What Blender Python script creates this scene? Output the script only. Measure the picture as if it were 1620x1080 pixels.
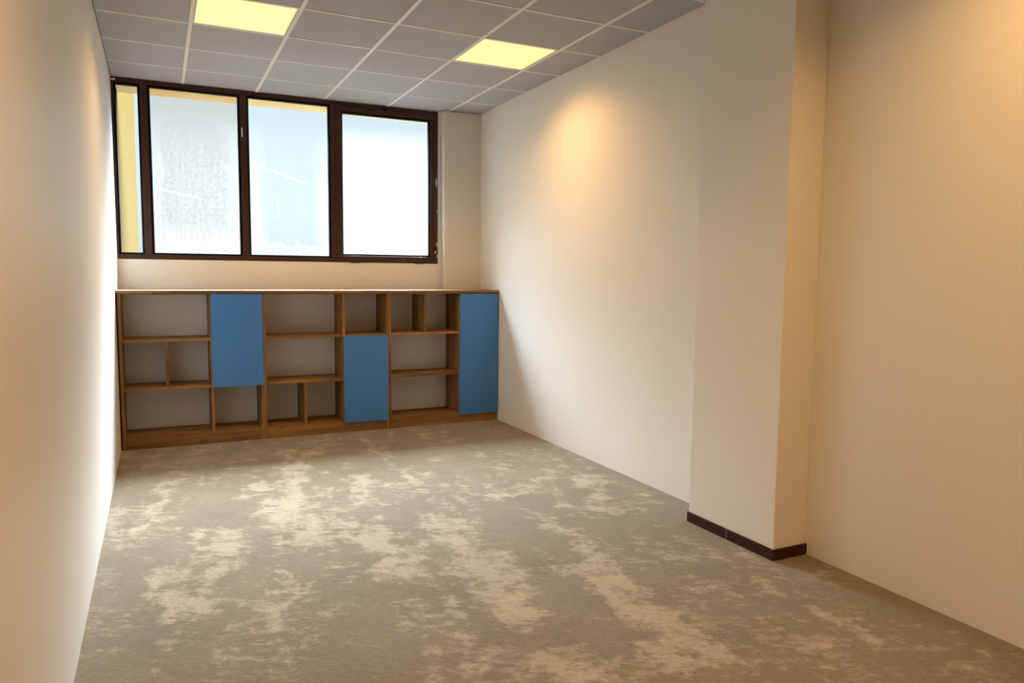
import bpy, bmesh, math, random
from mathutils import Vector, Matrix
for o in list(bpy.data.objects): bpy.data.objects.remove(o)
S = bpy.context.scene
COL = S.collection
R = random.Random(7)

# ------------------------------------------------------------------ camera
CAM = Vector((0.3076, -7.068, 1.4232)); YAW, PITCH, ROLL, F = 0.4475, -0.0905, 0.0094, 1163.76
fw = Vector((math.sin(YAW)*math.cos(PITCH), math.cos(YAW)*math.cos(PITCH), math.sin(PITCH)))
rt = Vector((math.cos(YAW), -math.sin(YAW), 0)); up = rt.cross(fw)
r2 = rt*math.cos(ROLL) + up*math.sin(ROLL); u2 = -rt*math.sin(ROLL) + up*math.cos(ROLL)
cd = bpy.data.cameras.new('camera'); cd.sensor_width = 36; cd.lens = F/1620*36; cd.clip_start = .02
cam = bpy.data.objects.new('camera', cd); COL.objects.link(cam)
m = Matrix((r2, u2, -fw)).transposed().to_4x4(); m.translation = CAM
cam.matrix_world = m; S.camera = cam

# ------------------------------------------------------------------ view, world
S.view_settings.view_transform = 'Standard'; S.view_settings.look = 'None'
S.view_settings.exposure = 0.57; S.view_settings.gamma = 1.0
S.view_settings.use_curve_mapping = False
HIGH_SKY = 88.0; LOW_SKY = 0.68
LAMP = (0.95, 0.62, 0.22); LAMP_WATTS = 11.5; LAMP_COL = (1.0, .56, .20)
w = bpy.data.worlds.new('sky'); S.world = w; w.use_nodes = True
nt = w.node_tree; N = nt.nodes; L = nt.links
bg = N['Background']
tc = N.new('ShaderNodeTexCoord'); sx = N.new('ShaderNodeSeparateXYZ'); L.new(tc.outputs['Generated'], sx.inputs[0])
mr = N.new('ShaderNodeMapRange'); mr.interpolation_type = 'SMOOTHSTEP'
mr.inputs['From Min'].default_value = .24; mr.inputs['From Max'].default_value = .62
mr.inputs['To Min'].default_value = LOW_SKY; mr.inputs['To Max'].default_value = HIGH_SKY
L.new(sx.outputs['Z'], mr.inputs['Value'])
cr = N.new('ShaderNodeValToRGB')
cr.color_ramp.elements[0].position = .45; cr.color_ramp.elements[0].color = (.62, .58, .50, 1)
cr.color_ramp.elements[1].position = .54; cr.color_ramp.elements[1].color = (.76, .90, 1.0, 1)
m2 = N.new('ShaderNodeMapRange'); m2.inputs['From Min'].default_value = -1; m2.inputs['From Max'].default_value = 1
L.new(sx.outputs['Z'], m2.inputs['Value']); L.new(m2.outputs[0], cr.inputs[0])
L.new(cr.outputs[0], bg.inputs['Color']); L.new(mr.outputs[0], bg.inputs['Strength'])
# daylight portal at the window opening (guides sky sampling only)
pl = bpy.data.lights.new('window_portal', 'AREA'); pl.shape = 'RECTANGLE'; pl.size = 2.9; pl.size_y = 1.5
pl.cycles.is_portal = True
po = bpy.data.objects.new('window_portal', pl); COL.objects.link(po)
po.location = (1.43, .24, 2.27); po.rotation_euler = (-math.pi/2, 0, 0)

# ------------------------------------------------------------------ dimensions
XR, ZC = 3.2826, 3.0247
GX, GY = .5453, -.5194
YB = -10.4
YS, HS = -.5565, 1.25
WX, WB, WT = 2.8554, 1.5256, 3.0247

# ------------------------------------------------------------------ helpers
def box(bm, x0, x1, y0, y1, z0, z1):
    v = [bm.verts.new((x, y, z)) for x in (x0, x1) for y in (y0, y1) for z in (z0, z1)]
    for f in ((0,1,3,2),(4,6,7,5),(0,4,5,1),(2,3,7,6),(0,2,6,4),(1,5,7,3)):
        bm.faces.new([v[i] for i in f])
def prism(bm, pts, z0, z1):
    a = [bm.verts.new((x, y, z0)) for x, y in pts]; b = [bm.verts.new((x, y, z1)) for x, y in pts]
    bm.faces.new(a[::-1]); bm.faces.new(b)
    for i in range(len(pts)):
        j = (i+1) % len(pts); bm.faces.new((a[i], a[j], b[j], b[i]))
def obj(name, bm, mat, parent=None, loc=None, bev=0, **kw):
    bmesh.ops.recalc_face_normals(bm, faces=bm.faces)
    me = bpy.data.meshes.new(name); bm.to_mesh(me); bm.free()
    if mat: me.materials.append(mat)
    o = bpy.data.objects.new(name, me); COL.objects.link(o)
    if parent: o.parent = parent
    if loc: o.location = loc
    if bev:
        b = o.modifiers.new('bevel', 'BEVEL'); b.width = bev; b.segments = 2; b.limit_method = 'ANGLE'
        b.harden_normals = False
    for k, v in kw.items(): o[k] = v
    return o
def bx(name, mat, x0, x1, y0, y1, z0, z1, parent=None, bev=0, **kw):
    """box whose origin sits at its own centre"""
    c = ((x0+x1)/2, (y0+y1)/2, (z0+z1)/2)
    bm = bmesh.new(); box(bm, x0-c[0], x1-c[0], y0-c[1], y1-c[1], z0-c[2], z1-c[2])
    return obj(name, bm, mat, parent, c, bev, **kw)
def empty(name, loc, **kw):
    o = bpy.data.objects.new(name, None); COL.objects.link(o); o.location = loc; o.empty_display_size = .1
    for k, v in kw.items(): o[k] = v
    return o

# ------------------------------------------------------------------ materials
class M:
    def __init__(s, name):
        s.m = bpy.data.materials.new(name); s.m.use_nodes = True
        s.N = s.m.node_tree.nodes; s.L = s.m.node_tree.links; s.b = s.N['Principled BSDF']
        s.out = s.N['Material Output']
    def n(s, t, **kw):
        q = s.N.new('ShaderNode'+t)
        for k, v in kw.items():
            if hasattr(q, k): setattr(q, k, v)
        return q
    def val(s, sock, v):
        if hasattr(v, 'is_output'): s.L.new(v, sock)
        else: sock.default_value = v
    def math(s, op, a, b=0.0, c=0.0, clamp=False):
        q = s.N.new('ShaderNodeMath'); q.operation = op; q.use_clamp = clamp
        s.val(q.inputs[0], a); s.val(q.inputs[1], b); s.val(q.inputs[2], c); return q.outputs[0]
    def map(s, v, a, b, c=0, d=1, smooth=False):
        q = s.N.new('ShaderNodeMapRange')
        if smooth: q.interpolation_type = 'SMOOTHSTEP'
        for i, x in zip(range(5), (v, a, b, c, d)): s.val(q.inputs[i], x)
        return q.outputs[0]
    def mix(s, f, a, b):
        q = s.N.new('ShaderNodeMix'); q.data_type = 'RGBA'
        s.val(q.inputs[0], f)
        s.val(q.inputs[6], a if hasattr(a, 'is_output') else (*a, 1))
        s.val(q.inputs[7], b if hasattr(b, 'is_output') else (*b, 1)); return q.outputs[2]
    def co(s, kind='Object', scale=(1,1,1), rot=(0,0,0), loc=(0,0,0), rnd=False):
        t = s.N.new('ShaderNodeTexCoord'); mp = s.N.new('ShaderNodeMapping')
        mp.inputs['Scale'].default_value = scale; mp.inputs['Rotation'].default_value = rot
        mp.inputs['Location'].default_value = loc
        src = t.outputs[kind]
        if rnd:
            oi = s.N.new('ShaderNodeObjectInfo'); va = s.N.new('ShaderNodeVectorMath'); va.operation = 'MULTIPLY_ADD'
            s.L.new(oi.outputs['Random'], va.inputs[0]); va.inputs[1].default_value = (31, 17, 23)
            s.L.new(src, va.inputs[2]); src = va.outputs[0]
        s.L.new(src, mp.inputs[0]); return mp.outputs[0]
    def cot(s, scale=(1,1,1), rz=0):       # features stretched by scale along axes turned by rz
        t = s.N.new('ShaderNodeTexCoord'); mp = s.N.new('ShaderNodeMapping'); mp.vector_type = 'TEXTURE'
        mp.inputs['Scale'].default_value = scale; mp.inputs['Rotation'].default_value = (0, 0, rz)
        s.L.new(t.outputs['Object'], mp.inputs[0]); return mp.outputs[0]
    def noise(s, co, scale, detail=4, rough=.5, dist=0.0):
        q = s.N.new('ShaderNodeTexNoise'); s.L.new(co, q.inputs['Vector'])
        q.inputs['Scale'].default_value = scale; q.inputs['Detail'].default_value = detail
        q.inputs['Roughness'].default_value = rough; q.inputs['Distortion'].default_value = dist
        return q.outputs['Fac']
    def bump(s, h, strength, dist):
        q = s.N.new('ShaderNodeBump'); q.inputs['Strength'].default_value = strength
        q.inputs['Distance'].default_value = dist; s.L.new(h, q.inputs['Height'])
        s.L.new(q.outputs[0], s.b.inputs['Normal'])
    def set(s, **kw):
        for k, v in kw.items():
            s.val(s.b.inputs[k.replace('_', ' ')], v if hasattr(v, 'is_output') or not isinstance(v, tuple) else (*v, 1))
        return s

def paint(name, col, rough=.42, spec=.5):
    a = M(name); c = a.co('Object')
    f = a.noise(c, 1.3, 3); col2 = tuple(x*.96 for x in col)
    a.set(Base_Color=a.mix(f, col, col2), Roughness=rough, Specular_IOR_Level=spec)
    n1 = a.noise(c, 180, 3, .6); n2 = a.noise(c, 26, 2, .5)
    a.bump(a.math('ADD', n1, n2), .12, .004)
    return a.m
wall_paint = paint('wall_paint', (.80, .775, .73))
wall_left_paint = paint('satin_wall_paint', (.80, .79, .765), .50, .6)
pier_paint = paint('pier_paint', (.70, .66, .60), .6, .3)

def wood(name, axis):
    a = M(name)
    sc = [14, 14, 14]; sc[axis] = 1.1
    c = a.co('Object', tuple(sc), rnd=True)
    g = a.noise(c, 1.0, 6, .62, .6)
    sc2 = [110, 110, 110]; sc2[axis] = 3
    c2 = a.co('Object', tuple(sc2), rnd=True); fine = a.noise(c2, 1.0, 3, .6)
    c3 = a.co('Object', tuple(5 if i != axis else 1.6 for i in range(3)), rnd=True)
    knots = a.map(a.noise(c3, 1.6, 3, .5, 1.2), .64, .74, 0, 1, True)
    base = a.mix(a.map(g, .32, .68), (.105, .048, .012), (.32, .172, .052))
    base = a.mix(a.math('MULTIPLY', a.map(fine, .45, .7), .45), base, (.16, .068, .022))
    base = a.mix(a.math('MULTIPLY', knots, .75), base, (.05, .022, .009))
    a.set(Base_Color=base, Roughness=.55, Specular_IOR_Level=.3)
    a.bump(fine, .12, .001)
    return a.m
wood_x = wood('oak_decor_horizontal', 0); wood_z = wood('oak_decor_vertical', 2)

a = M('blue_laminate'); c = a.co('Object')
a.set(Base_Color=a.mix(a.noise(c, 3, 2), (.040, .165, .44), (.044, .178, .46)), Roughness=.42, Specular_IOR_Level=.45); blue = a.m
a = M('back_board'); a.set(Base_Color=(.66, .62, .57), Roughness=.7, Specular_IOR_Level=.2); back_mat = a.m
a = M('black_filler'); a.set(Base_Color=(.010, .011, .015), Roughness=.8, Specular_IOR_Level=.15); black = a.m
a = M('dark_rubber'); a.set(Base_Color=(.006, .006, .008), Roughness=.8, Specular_IOR_Level=.1); rubber = a.m
a = M('brown_window_frame'); c = a.co('Object')
fl = a.map(a.noise(c, 9, 6, .7), .70, .72, 0, 1)
a.set(Base_Color=a.mix(a.noise(c, 5, 3), (.040, .018, .014), (.060, .026, .018)), Roughness=.5, Specular_IOR_Level=.22); frame_mat = a.m
a = M('white_putty'); a.set(Base_Color=(.75, .74, .72), Roughness=.8); putty = a.m
a = M('brown_skirting_tile'); c = a.co('Object')
a.set(Base_Color=a.mix(a.noise(c, 12, 5, .6), (.036, .009, .005), (.058, .015, .008)), Roughness=.5, Specular_IOR_Level=.2); skirt = a.m
a = M('grout'); a.set(Base_Color=(.45, .42, .38), Roughness=.9); grout = a.m

a = M('ceiling_tile'); c = a.co('Object')
sp = a.map(a.noise(c, 260, 2, .6), .60, .66, 0, 1)
a.set(Base_Color=a.mix(a.math('MULTIPLY', sp, .2), (.43, .445, .485), (.25, .26, .27)), Roughness=.9, Specular_IOR_Level=.15)
a.bump(a.noise(c, 140, 3, .6), .2, .002); tile_mat = a.m
a = M('ceiling_tee'); a.set(Base_Color=(.78, .78, .76), Roughness=.5, Specular_IOR_Level=.3); tee_mat = a.m
a = M('plenum_dark'); a.set(Base_Color=(.02, .02, .02), Roughness=1); dark_mat = a.m

a = M('led_diffuser')
a.set(Base_Color=(.25, .25, .25), Emission_Color=LAMP, Emission_Strength=1.0); led = a.m
a.m.cycles.emission_sampling = 'FRONT_BACK' if hasattr(a.m, 'cycles') else 'AUTO'

# carpet: brushed pile, light where the nap lies towards the window
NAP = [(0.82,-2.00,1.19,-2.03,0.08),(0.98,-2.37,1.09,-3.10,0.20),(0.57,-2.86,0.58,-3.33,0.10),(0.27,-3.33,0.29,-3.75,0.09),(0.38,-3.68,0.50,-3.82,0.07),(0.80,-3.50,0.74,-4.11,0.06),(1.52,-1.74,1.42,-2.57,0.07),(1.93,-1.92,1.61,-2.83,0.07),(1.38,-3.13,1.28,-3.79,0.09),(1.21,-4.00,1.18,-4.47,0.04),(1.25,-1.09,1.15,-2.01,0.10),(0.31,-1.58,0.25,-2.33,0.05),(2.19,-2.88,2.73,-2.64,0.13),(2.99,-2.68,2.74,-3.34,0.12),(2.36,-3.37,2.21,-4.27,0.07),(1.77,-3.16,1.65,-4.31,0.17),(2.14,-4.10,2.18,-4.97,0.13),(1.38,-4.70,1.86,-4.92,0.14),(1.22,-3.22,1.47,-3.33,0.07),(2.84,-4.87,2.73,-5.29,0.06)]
a = M('carpet_pile'); c = a.co('Object')
# warp the coordinates so the brushed patches get ragged outlines
wn = a.N.new('ShaderNodeTexNoise'); wn.inputs['Scale'].default_value = 3.2; wn.inputs['Detail'].default_value = 7; wn.inputs['Roughness'].default_value = .62
a.L.new(c, wn.inputs['Vector'])
vs = a.n('VectorMath'); vs.operation = 'SUBTRACT'; a.L.new(wn.outputs['Color'], vs.inputs[0]); vs.inputs[1].default_value = (.5, .5, .5)
vm = a.n('VectorMath'); vm.operation = 'MULTIPLY_ADD'; a.L.new(vs.outputs[0], vm.inputs[0]); vm.inputs[1].default_value = (.62, .62, 0); a.L.new(c, vm.inputs[2])
wp = vm.outputs[0]
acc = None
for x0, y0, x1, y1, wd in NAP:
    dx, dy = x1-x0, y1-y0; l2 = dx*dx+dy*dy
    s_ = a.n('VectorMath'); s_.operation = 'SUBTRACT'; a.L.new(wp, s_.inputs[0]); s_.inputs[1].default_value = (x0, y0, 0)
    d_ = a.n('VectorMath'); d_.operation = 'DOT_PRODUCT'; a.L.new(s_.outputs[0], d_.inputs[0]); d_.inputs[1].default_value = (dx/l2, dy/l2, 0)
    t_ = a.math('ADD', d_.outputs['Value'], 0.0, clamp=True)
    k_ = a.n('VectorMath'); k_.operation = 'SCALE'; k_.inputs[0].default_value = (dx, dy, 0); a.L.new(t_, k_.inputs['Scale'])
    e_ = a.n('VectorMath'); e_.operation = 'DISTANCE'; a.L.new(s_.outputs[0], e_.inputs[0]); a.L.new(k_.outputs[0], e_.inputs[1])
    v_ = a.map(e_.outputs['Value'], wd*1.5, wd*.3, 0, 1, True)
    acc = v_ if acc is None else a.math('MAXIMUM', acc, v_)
big = a.noise(a.cot((1, 1.5, 1), -.3), 1.5, 7, .60, .3)
ragged = a.noise(a.cot((1.4, 1, 1), -.45), 9, 8, .72, .3)
streak = a.noise(a.cot((1, 4.0, 1), -.15), 4.2, 7, .64, .6)
chop = a.noise(a.cot((2.0, 1, 1), -.45), 26, 6, .74, .2)
def cen(v, k): return a.math('MULTIPLY', a.math('SUBTRACT', v, .5), k)
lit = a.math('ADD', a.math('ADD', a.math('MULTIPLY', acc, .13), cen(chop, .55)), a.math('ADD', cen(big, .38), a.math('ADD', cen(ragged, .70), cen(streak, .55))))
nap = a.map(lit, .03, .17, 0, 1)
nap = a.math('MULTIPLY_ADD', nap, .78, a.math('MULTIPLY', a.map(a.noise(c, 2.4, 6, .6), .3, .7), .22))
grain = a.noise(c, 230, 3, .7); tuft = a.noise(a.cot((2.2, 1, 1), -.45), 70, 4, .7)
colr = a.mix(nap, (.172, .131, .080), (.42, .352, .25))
g2 = a.math('ADD', a.math('MULTIPLY', grain, .6), a.math('MULTIPLY', tuft, .4))
hs = a.n('HueSaturation'); a.L.new(colr, hs.inputs['Color']); a.L.new(a.map(g2, .33, .67, .50, 1.45), hs.inputs['Value'])
a.set(Base_Color=hs.outputs[0], Roughness=.95, Specular_IOR_Level=.1, Sheen_Weight=.25, Sheen_Roughness=.6)
a.bump(a.math('ADD', g2, a.math('MULTIPLY', nap, .3)), .8, .012); carpet = a.m

# window glass with dried condensation film
def glass(name, amount, shape, tint=(.97, .985, .99)):
    a = M(name); a.N.remove(a.b)
    c = a.co('Object')
    tr = a.n('BsdfTransparent'); tr.inputs[0].default_value = (*tint, 1)
    di = a.n('BsdfTranslucent'); di.inputs[0].default_value = (.86, .88, .88, 1)
    gl = a.n('BsdfGlossy'); gl.inputs['Roughness'].default_value = .04
    runs = a.noise(a.co('Object', (60, 1, 2.2)), 1.0, 5, .65, .2)
    fine = a.noise(c, 120, 3, .6)
    film = a.math('MULTIPLY_ADD', a.map(runs, .35, .75), .45, a.math('MULTIPLY_ADD', a.map(fine, .35, .7), .25, .25))
    film = a.math('MULTIPLY', film, shape(a, c))
    film = a.math('MULTIPLY', film, amount, clamp=True)
    m1 = a.n('MixShader'); a.L.new(film, m1.inputs[0]); a.L.new(tr.outputs[0], m1.inputs[1]); a.L.new(di.outputs[0], m1.inputs[2])
    lw = a.n('LayerWeight'); lw.inputs[0].default_value = .12
    m2_ = a.n('MixShader'); a.L.new(a.math('MULTIPLY', lw.outputs['Fresnel'], .6), m2_.inputs[0]); a.L.new(m1.outputs[0], m2_.inputs[1]); a.L.new(gl.outputs[0], m2_.inputs[2])
    a.L.new(m2_.outputs[0], a.out.inputs[0])
    return a.m
def scratch(a, c, x0, z0, x1, z1, wd, k):   # a broken wiped line across the film
    dx, dz = x1-x0, z1-z0; l2 = dx*dx+dz*dz
    s_ = a.n('VectorMath'); s_.operation = 'SUBTRACT'; a.L.new(c, s_.inputs[0]); s_.inputs[1].default_value = (x0, 0, z0)
    d_ = a.n('VectorMath'); d_.operation = 'DOT_PRODUCT'; a.L.new(s_.outputs[0], d_.inputs[0]); d_.inputs[1].default_value = (dx/l2, 0, dz/l2)
    k_ = a.n('VectorMath'); k_.operation = 'SCALE'; k_.inputs[0].default_value = (dx, 0, dz); a.L.new(a.math('ADD', d_.outputs['Value'], 0.0, clamp=True), k_.inputs['Scale'])
    e_ = a.n('VectorMath'); e_.operation = 'DISTANCE'; a.L.new(s_.outputs[0], e_.inputs[0]); a.L.new(k_.outputs[0], e_.inputs[1])
    v = a.map(a.math('ADD', e_.outputs['Value'], a.math('MULTIPLY', a.math('SUBTRACT', a.noise(c, 30, 4, .7), .5), .05)), wd, wd*.2, 0, 1)
    return a.math('MULTIPLY', v, k)
def shape_peak(a, c):     # a large cleaner patch with a peaked, mottled outline
    s = a.n('SeparateXYZ'); a.L.new(c, s.inputs[0]); X, Z = s.outputs['X'], s.outputs['Z']
    wob = a.math('MULTIPLY', a.math('SUBTRACT', a.noise(c, 9, 6, .7), .5), .35)
    roof = a.math('SUBTRACT', .60, a.math('MULTIPLY', a.math('ABSOLUTE', a.math('ADD', X, .05)), .75))
    top = a.map(a.math('ADD', a.math('SUBTRACT', roof, Z), wob), -.02, .05, 0, 1)
    side = a.map(a.math('ADD', a.math('ABSOLUTE', a.math('ADD', X, .02)), wob), .24, .34, 1, 0)
    bot = a.map(a.math('ADD', Z, wob), -.68, -.40, 0, 1)
    ins = a.math('MULTIPLY', a.math('MULTIPLY', top, side), bot)
    spk = a.map(a.noise(c, 38, 5, .75), .42, .62, .35, 1)
    base = a.math('SUBTRACT', 1.0, a.math('MULTIPLY', a.math('MULTIPLY', ins, .85), spk))
    return a.math('MAXIMUM', base, scratch(a, c, -.32, -.15, .02, -.21, .011, 1.5))
def shape_smear(a, c):
    s = a.n('SeparateXYZ'); a.L.new(c, s.inputs[0]); X, Z = s.outputs['X'], s.outputs['Z']
    w1 = a.math('MULTIPLY', a.noise(c, 14, 5, .7), .25)
    line = a.map(a.math('ABSOLUTE', a.math('ADD', a.math('SUBTRACT', a.math('ADD', Z, w1), -.50), a.math('MULTIPLY', X, .1))), .0, .03, 1.0, 0)
    lowb = a.map(a.math('ADD', Z, w1), -.45, -.62, 0, 1)
    edge = a.map(a.math('ABSOLUTE', X), .2, .36, .25, 1)
    q = a.math('MAXIMUM', scratch(a, c, -.26, .10, .14, -.03, .009, 2), scratch(a, c, -.12, -.16, -.11, -.36, .007, 2))
    return a.math('ADD', a.math('ADD', a.math('MAXIMUM', edge, lowb), line), q)
def shape_even(a, c):
    return a.map(a.noise(c, 2, 3), .2, .8, .6, 1)

# ------------------------------------------------------------------ room shell
K = dict(kind='structure')
bx('floor', carpet, 0, XR, YB, 0, -.06, 0, **K).location.z = -.03
f_ = bpy.data.objects['floor']
for v in f_.data.vertices: v.co.x += f_.location.x; v.co.y += f_.location.y      # carpet coordinates = room coordinates
f_.location.x = f_.location.y = 0
bx('wall_left', wall_left_paint, -.2, 0, YB-.2, .22, -.06, 3.25, **K)
bx('wall_right', wall_paint, XR, XR+.2, YB-.2, .22, -.06, 3.25, **K)
bx('wall_front', wall_paint, 0, XR, YB-.2, YB, -.06, 3.25, **K)
bm = bmesh.new(); box(bm, 0, XR, 0, .22, -.06, WB); box(bm, WX+.008, XR, 0, .22, WB, 3.25)
box(bm, 0, WX+.008, 0, .22, 3.03, 3.25)
obj('wall_back', bm, wall_paint, **K)
bm = bmesh.new()                                           # pier beside the window, its top edge broken off short of the ceiling
px0, px1, py0 = 2.889, XR, -.1107
n_ = 34; top = [ZC-.004-abs(R.gauss(0, .006))*(1 if R.random() < .6 else .3) for _ in range(n_+1)]
fa = [bm.verts.new((px0+(px1-px0)*i/n_, py0, top[i])) for i in range(n_+1)]
ba = [bm.verts.new((px0+(px1-px0)*i/n_, 0, top[i])) for i in range(n_+1)]
fb = [bm.verts.new((px0+(px1-px0)*i/n_, py0, 0)) for i in range(n_+1)]
bb = [bm.verts.new((px0+(px1-px0)*i/n_, 0, 0)) for i in range(n_+1)]
for i in range(n_):
    bm.faces.new((fb[i], fb[i+1], fa[i+1], fa[i])); bm.faces.new((fa[i], fa[i+1], ba[i+1], ba[i]))
    bm.faces.new((bb[i+1], bb[i], ba[i], ba[i+1])); bm.faces.new((fb[i+1], fb[i], bb[i], bb[i+1]))
bm.faces.new((fb[0], fa[0], ba[0], bb[0])); bm.faces.new((fb[n_], bb[n_], ba[n_], fa[n_]))
obj('wall_pier', bm, pier_paint, **K)
PX, PY0, PY1 = 3.0606, -4.3971, -3.7414
bx('wall_pillar', wall_paint, PX, XR, PY0, PY1, 0, 3.03, bev=.003, **K)

# skirting tiles around the pillar foot
SK = .057; t = .011
bm = bmesh.new()
ys_ = [PY0-t, PY0+.02+.31, PY1+.004]
for y0, y1 in zip(ys_[:-1], ys_[1:]): box(bm, PX-t, PX, y0+.001, y1-.001, 0, SK)
box(bm, PX+.001, XR, PY0-t, PY0, 0, SK)
sk = obj('baseboard_right', bm, skirt, bev=.0015, **K)
bm = bmesh.new(); box(bm, PX-t*.6, PX, PY0, PY1, .002, SK-.002); box(bm, PX, XR-.001, PY0-t*.6, PY0, .002, SK-.002)
for y in (ys_[1],): box(bm, PX-t-.0004, PX-t*.5, y-.0008, y+.0008, 0, SK)
obj('joint_grout', bm, grout, sk)

# ceiling: lay-in tiles between exposed tees
LIGHTS = [(0, 2), (3, 2), (0, 8), (3, 8), (0, 14), (3, 14)]                  # tile cell (column, row)
cols = [-.05] + [GX+.6*i for i in range(5)] + [XR+.15]
rows = [.1] + [GY-.6*j for j in range(17)]
bm = bmesh.new()
for i in range(len(cols)-1):
    for j in range(len(rows)-1):
        if (i-1, j-1) in LIGHTS: continue
        x0, x1 = cols[i], cols[i+1]; y1, y0 = rows[j], rows[j+1]
        x0 = max(x0, .002); x1 = min(x1, XR-.003); y1 = min(y1, -.001); y0 = max(y0, YB+.002)
        sag = R.uniform(0, .0015)
        box(bm, x0+.003, x1-.003, y0+.003, y1-.003, ZC+.002-sag, ZC+.016)
ce = obj('ceiling', bm, tile_mat, **K)
bx('plenum', dark_mat, 0, XR, YB, 0, ZC+.15, ZC+.2, ce)
bm = bmesh.new()
for x in cols[1:-1]: box(bm, x-.012, x+.012, YB+.002, -.002, ZC-.004, ZC+.0015)
for y in rows[1:]:
    xs = [.002] + [v for c_ in cols[1:-1] for v in (c_-.0121, c_+.0121)] + [XR-.002]
    for q in range(0, len(xs), 2): box(bm, xs[q], xs[q+1], y-.010, y+.010, ZC-.0022, ZC+.0015)
obj('ceiling_grid', bm, tee_mat, ce)

def panel(ci, rj, label):
    x0 = GX+.6*ci; y1 = GY-.6*rj; cx, cy = x0+.3, y1-.3
    e = empty('ceiling_light', (cx, cy, ZC), label=label, category='ceiling light', group='square LED panels set in the tile ceiling')
    bm = bmesh.new(); h = .286
    for b in ((-h, h, -h, -h+.008), (-h, h, h-.008, h), (-h, -h+.008, -h+.008, h-.008), (h-.008, h, -h+.008, h-.008)):
        box(bm, *b, -.001, .012)
    obj('light_frame', bm, tee_mat, e)
    bm = bmesh.new(); box(bm, -h+.008, h-.008, -h+.008, h-.008, .001, .010); obj('diffuser', bm, led, e)
    ld = bpy.data.lights.new('added_panel_light', 'AREA'); ld.shape = 'SQUARE'; ld.size = .54; ld.energy = LAMP_WATTS
    ld.color = LAMP_COL; ld.spread = math.radians(140)     # added area light brightens the room; this spread hides it from the camera
    lo = bpy.data.objects.new('added_panel_light', ld); COL.objects.link(lo); lo.parent = e; lo.location = (0, 0, -.003)
panel(0, 2, 'square glowing yellow ceiling panel nearer the left wall')
panel(3, 2, 'square glowing yellow ceiling panel nearer the right wall, by its bright patch')
panel(0, 8, 'added square ceiling panel on the left, unseen above the camera')  # added out of view to lift the warm light on the near walls
panel(3, 8, 'square ceiling panel on the right, next to the pillar and beside the camera')
panel(0, 14, 'added square ceiling panel by the front wall, unseen, left one')  # this panel and the next are added behind the camera as warm fill
panel(3, 14, 'added square ceiling panel by the front wall, unseen, right one')

# ------------------------------------------------------------------ window
win = empty('window_1', (0, 0, WB), **K)
def wb(name, mat, x0, x1, y0, y1, z0, z1, parent=win, **kw):
    o = bx(name, mat, x0, x1, y0, y1, z0-WB, z1-WB, parent, **kw); return o
FY0, FY1 = -.004, .075
def ring(bm, x0, x1, z0, z1, tx0, tx1, tz0, tz1, y0, y1):
    box(bm, x0, x1, y0, y1, z0, z0+tz0); box(bm, x0, x1, y0, y1, z1-tz1, z1)
    if tx0: box(bm, x0, x0+tx0, y0, y1, z0+tz0, z1-tz1)
    if tx1: box(bm, x1-tx1, x1, y0, y1, z0+tz0, z1-tz1)
bm = bmesh.new(); ring(bm, .001, WX, 0, WT-WB-.002, .016, .012, .040, .036, FY0, FY1); obj('outer_frame', bm, frame_mat, win, bev=.003)
panes = [(.018, .194, 0), (.291, .986, 1), (1.079, 1.781, 2)]
Z0, Z1 = 1.583, 2.977
for x0, x1 in ((.212, .270), (1.004, 1.060), (1.796, 1.842)):
    wb('mullion', frame_mat, x0, x1, FY0-.002, FY1, WB+.040, WT-.038, bev=.004)
gm = [glass('clear_hazy_glass', .006, shape_even), glass('dried_condensation_glass', .042, shape_peak, (.93, .895, .85)),
      glass('smeared_glass', .035, shape_smear), glass('steamed_glass', .12, shape_even)]
def bead(x0, x1, z0, z1, tx, tz, y0, y1, parent=win):
    bm = bmesh.new(); ring(bm, x0, x1, z0-WB, z1-WB, tx, tx, tz, tz, y0, y1); obj('glazing_bead', bm, rubber, parent, bev=.002)
bead(.017, .212, WB+.040, WT-.038, .017, .017, .006, .05)
bead(.270, 1.004, WB+.040, WT-.038, .019, .017, .006, .05)
bead(1.060, 1.796, WB+.040, WT-.038, .017, .017, .006, .05)
for x0, x1, k in panes:
    wb('glass_pane', gm[k], x0+.002, x1+.012, .030, .034, Z0-.008, Z1+.004)
sash = wb('sash', None, 1.846, 2.842, 0, .01, 1.57, 2.98)
bpy.data.objects.remove(sash)
bm = bmesh.new(); ring(bm, 1.846, 2.846, .006, 2.984-WB, .052, .066, .058, .046, -.014, .055)
sash = obj('sash', bm, frame_mat, win, bev=.004)
bead(1.898, 2.780, WB+.064, 2.938, .014, .018, .004, .05, sash)
o = wb('glass_pane', gm[3], 1.910, 2.764, .028, .032, 1.598, 2.928, sash)
for x in (2.02, 2.66): wb('hinge', black, x-.045, x+.045, -.022, -.004, WB-.004, WB+.006, sash, bev=.002)
wb('latch', black, 2.30, 2.335, -.026, -.004, 2.975, 3.015, sash, bev=.002)
wb('corner_bracket', putty, .004, .035, -.010, -.004, 2.995, 3.008)
wb('sticker', putty, 1.012, 1.022, -.008, -.006, 2.62, 2.70)
bm = bmesh.new()                                           # plaster smears along the frame edge
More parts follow.
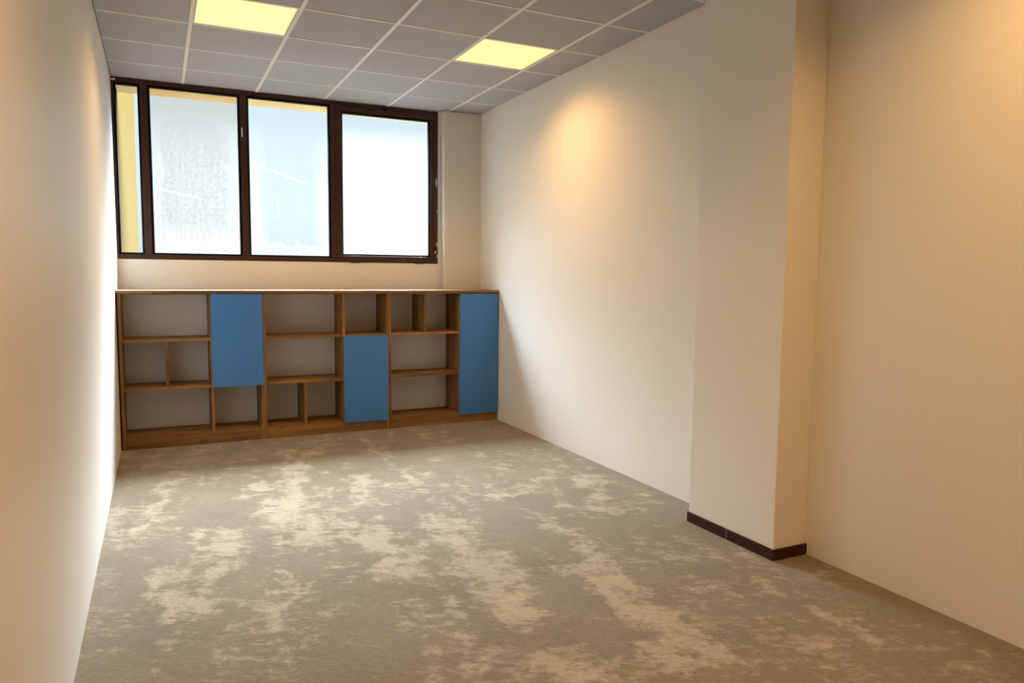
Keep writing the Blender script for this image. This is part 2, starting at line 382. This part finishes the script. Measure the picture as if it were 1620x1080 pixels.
for x, z, sx_, sz_ in ((2.838, 2.33, .006, .10), (2.846, 2.05, .005, .03), (2.842, 1.72, .004, .05), (2.828, 1.64, .006, .03), (2.68, 1.585, .008, .006), (2.50, 1.56, .007, .005), (2.845, 1.60, .005, .03), (2.55, 1.62, .005, .004)):
    pts = []
    for k in range(10):
        an = k/10*math.tau; r_ = R.uniform(.6, 1.1); pts.append((x+sx_*r_*math.cos(an), z-WB+sz_*.5*r_*math.sin(an)))
    v0 = [bm.verts.new((p_[0], -.0185, p_[1])) for p_ in pts]; v1 = [bm.verts.new((p_[0], -.012, p_[1])) for p_ in pts]
    bm.faces.new(v0); bm.faces.new(v1[::-1])
    for k in range(10): bm.faces.new((v0[k], v0[(k+1) % 10], v1[(k+1) % 10], v1[k]))
obj('plaster_smear', bm, putty, sash)

# ------------------------------------------------------------------ outside the window
a = M('yellow_render'); c = a.co('Object')
a.set(Base_Color=a.mix(a.noise(c, 6, 5), (.036, .0245, .0090), (.038, .026, .0096)), Roughness=1.0, Specular_IOR_Level=0.0); yel = a.m
bm = bmesh.new(); box(bm, -.6, .025, .30, 7.2, -.5, 5.0)
obj('neighbouring_wing', bm, yel, label='yellow rendered wall of the neighbouring wing outside the left window pane', category='building')
bm = bmesh.new(); box(bm, .027, 6, .225, .50, 3.006, 3.30)
a = M('eaves_render'); a.set(Base_Color=(.60, .44, .22), Specular_IOR_Level=0.0, Roughness=.9); obj('eaves_slab', bm, a.m, kind='structure')

# ------------------------------------------------------------------ bookcases
T = .022; D = .40; YF = YS
def case(x0, x1, label):
    return empty('bookcase', (x0, YF, 0), label=label, category='bookcase', group='joined low oak bookcases under the window')
def part(e, name, mat, x0, x1, y0, y1, z0, z1, bev=.0008, **kw):
    X = e.location.x; return bx(name, mat, x0-X, x1-X, y0, y1, z0, z1, e, bev, **kw)
G_ = .0006
def carcass(e, x0, x1, rx):
    part(e, 'side_panel', wood_z, x0, x0+T, 0, D, 0, HS-G_)
    part(e, 'side_panel', wood_z, x1-T, x1-G_, 0, D, 0, HS-G_)
    part(e, 'plinth', wood_x, x0+T, x1-T, 0.001, .018, 0, .080)
    part(e, 'bottom_panel', wood_x, x0+T, x1-T, 0.001, D-.004, .080, .100)
    part(e, 'top_panel', wood_x, x0+T, x1-T, 0.012, D-.004, HS-.012, HS-G_)
    part(e, 'back_panel', back_mat, x0+T, x1-T, D-.05, D-.044, .100, HS-.012)
BD = D-.052
def shelf(e, x0, x1, z): part(e, 'shelf', wood_x, x0, x1, .002, BD, z-T, z)
def div(e, x0, z0, z1): part(e, 'divider', wood_z, x0, x0+T, .003, BD, z0, z1)
def door(e, x0, x1, z0, z1): part(e, 'door', blue, x0, x1, -.0195, -.0015, z0, z1, .001)
e = case(.013, 1.093, 'left oak bookcase with blue door at upper right, beside the left wall')
carcass(e, .013, 1.093, 0); part(e, 'filler_strip', black, .001, .0125, .004, .02, 0, HS-G_, label='black filler strip')
div(e, .676, .100, HS-.012); shelf(e, .035, .676, .880); shelf(e, .035, .676, .491)
shelf(e, .698, 1.071, .491)
div(e, .339, .491, .858)
door(e, .688, 1.090, .472, 1.243)
e = case(1.093, 2.187, 'middle oak bookcase with blue door at lower right')
carcass(e, 1.093, 2.187, 0)
div(e, 1.768, .100, HS-.012); shelf(e, 1.115, 1.768, .880); shelf(e, 1.115, 1.768, .489); div(e, 1.426, .100, .467)
shelf(e, 1.790, 2.165, .880)
door(e, 1.773, 2.176, .088, .869)
e = case(2.187, 3.277, 'right oak bookcase with tall full-height blue door, beside the right wall')
carcass(e, 2.187, 3.277, 0)
div(e, 2.868, .100, HS-.012); shelf(e, 2.209, 2.868, .884); shelf(e, 2.209, 2.868, .494); div(e, 2.522, .884, HS-.012)
door(e, 2.874, 3.272, .084, 1.240)
bm = bmesh.new()
prism(bm, [(.0015, YF-.020), (XR-.0015, YF-.020), (XR-.0015, py0-.001), (px0-.001, py0-.001), (px0-.001, -.001), (.0015, -.001)], HS, HS+.022)
obj('worktop', bm, wood_x, bev=.001, label='long oak board lying across the tops of all three bookcases', category='worktop')
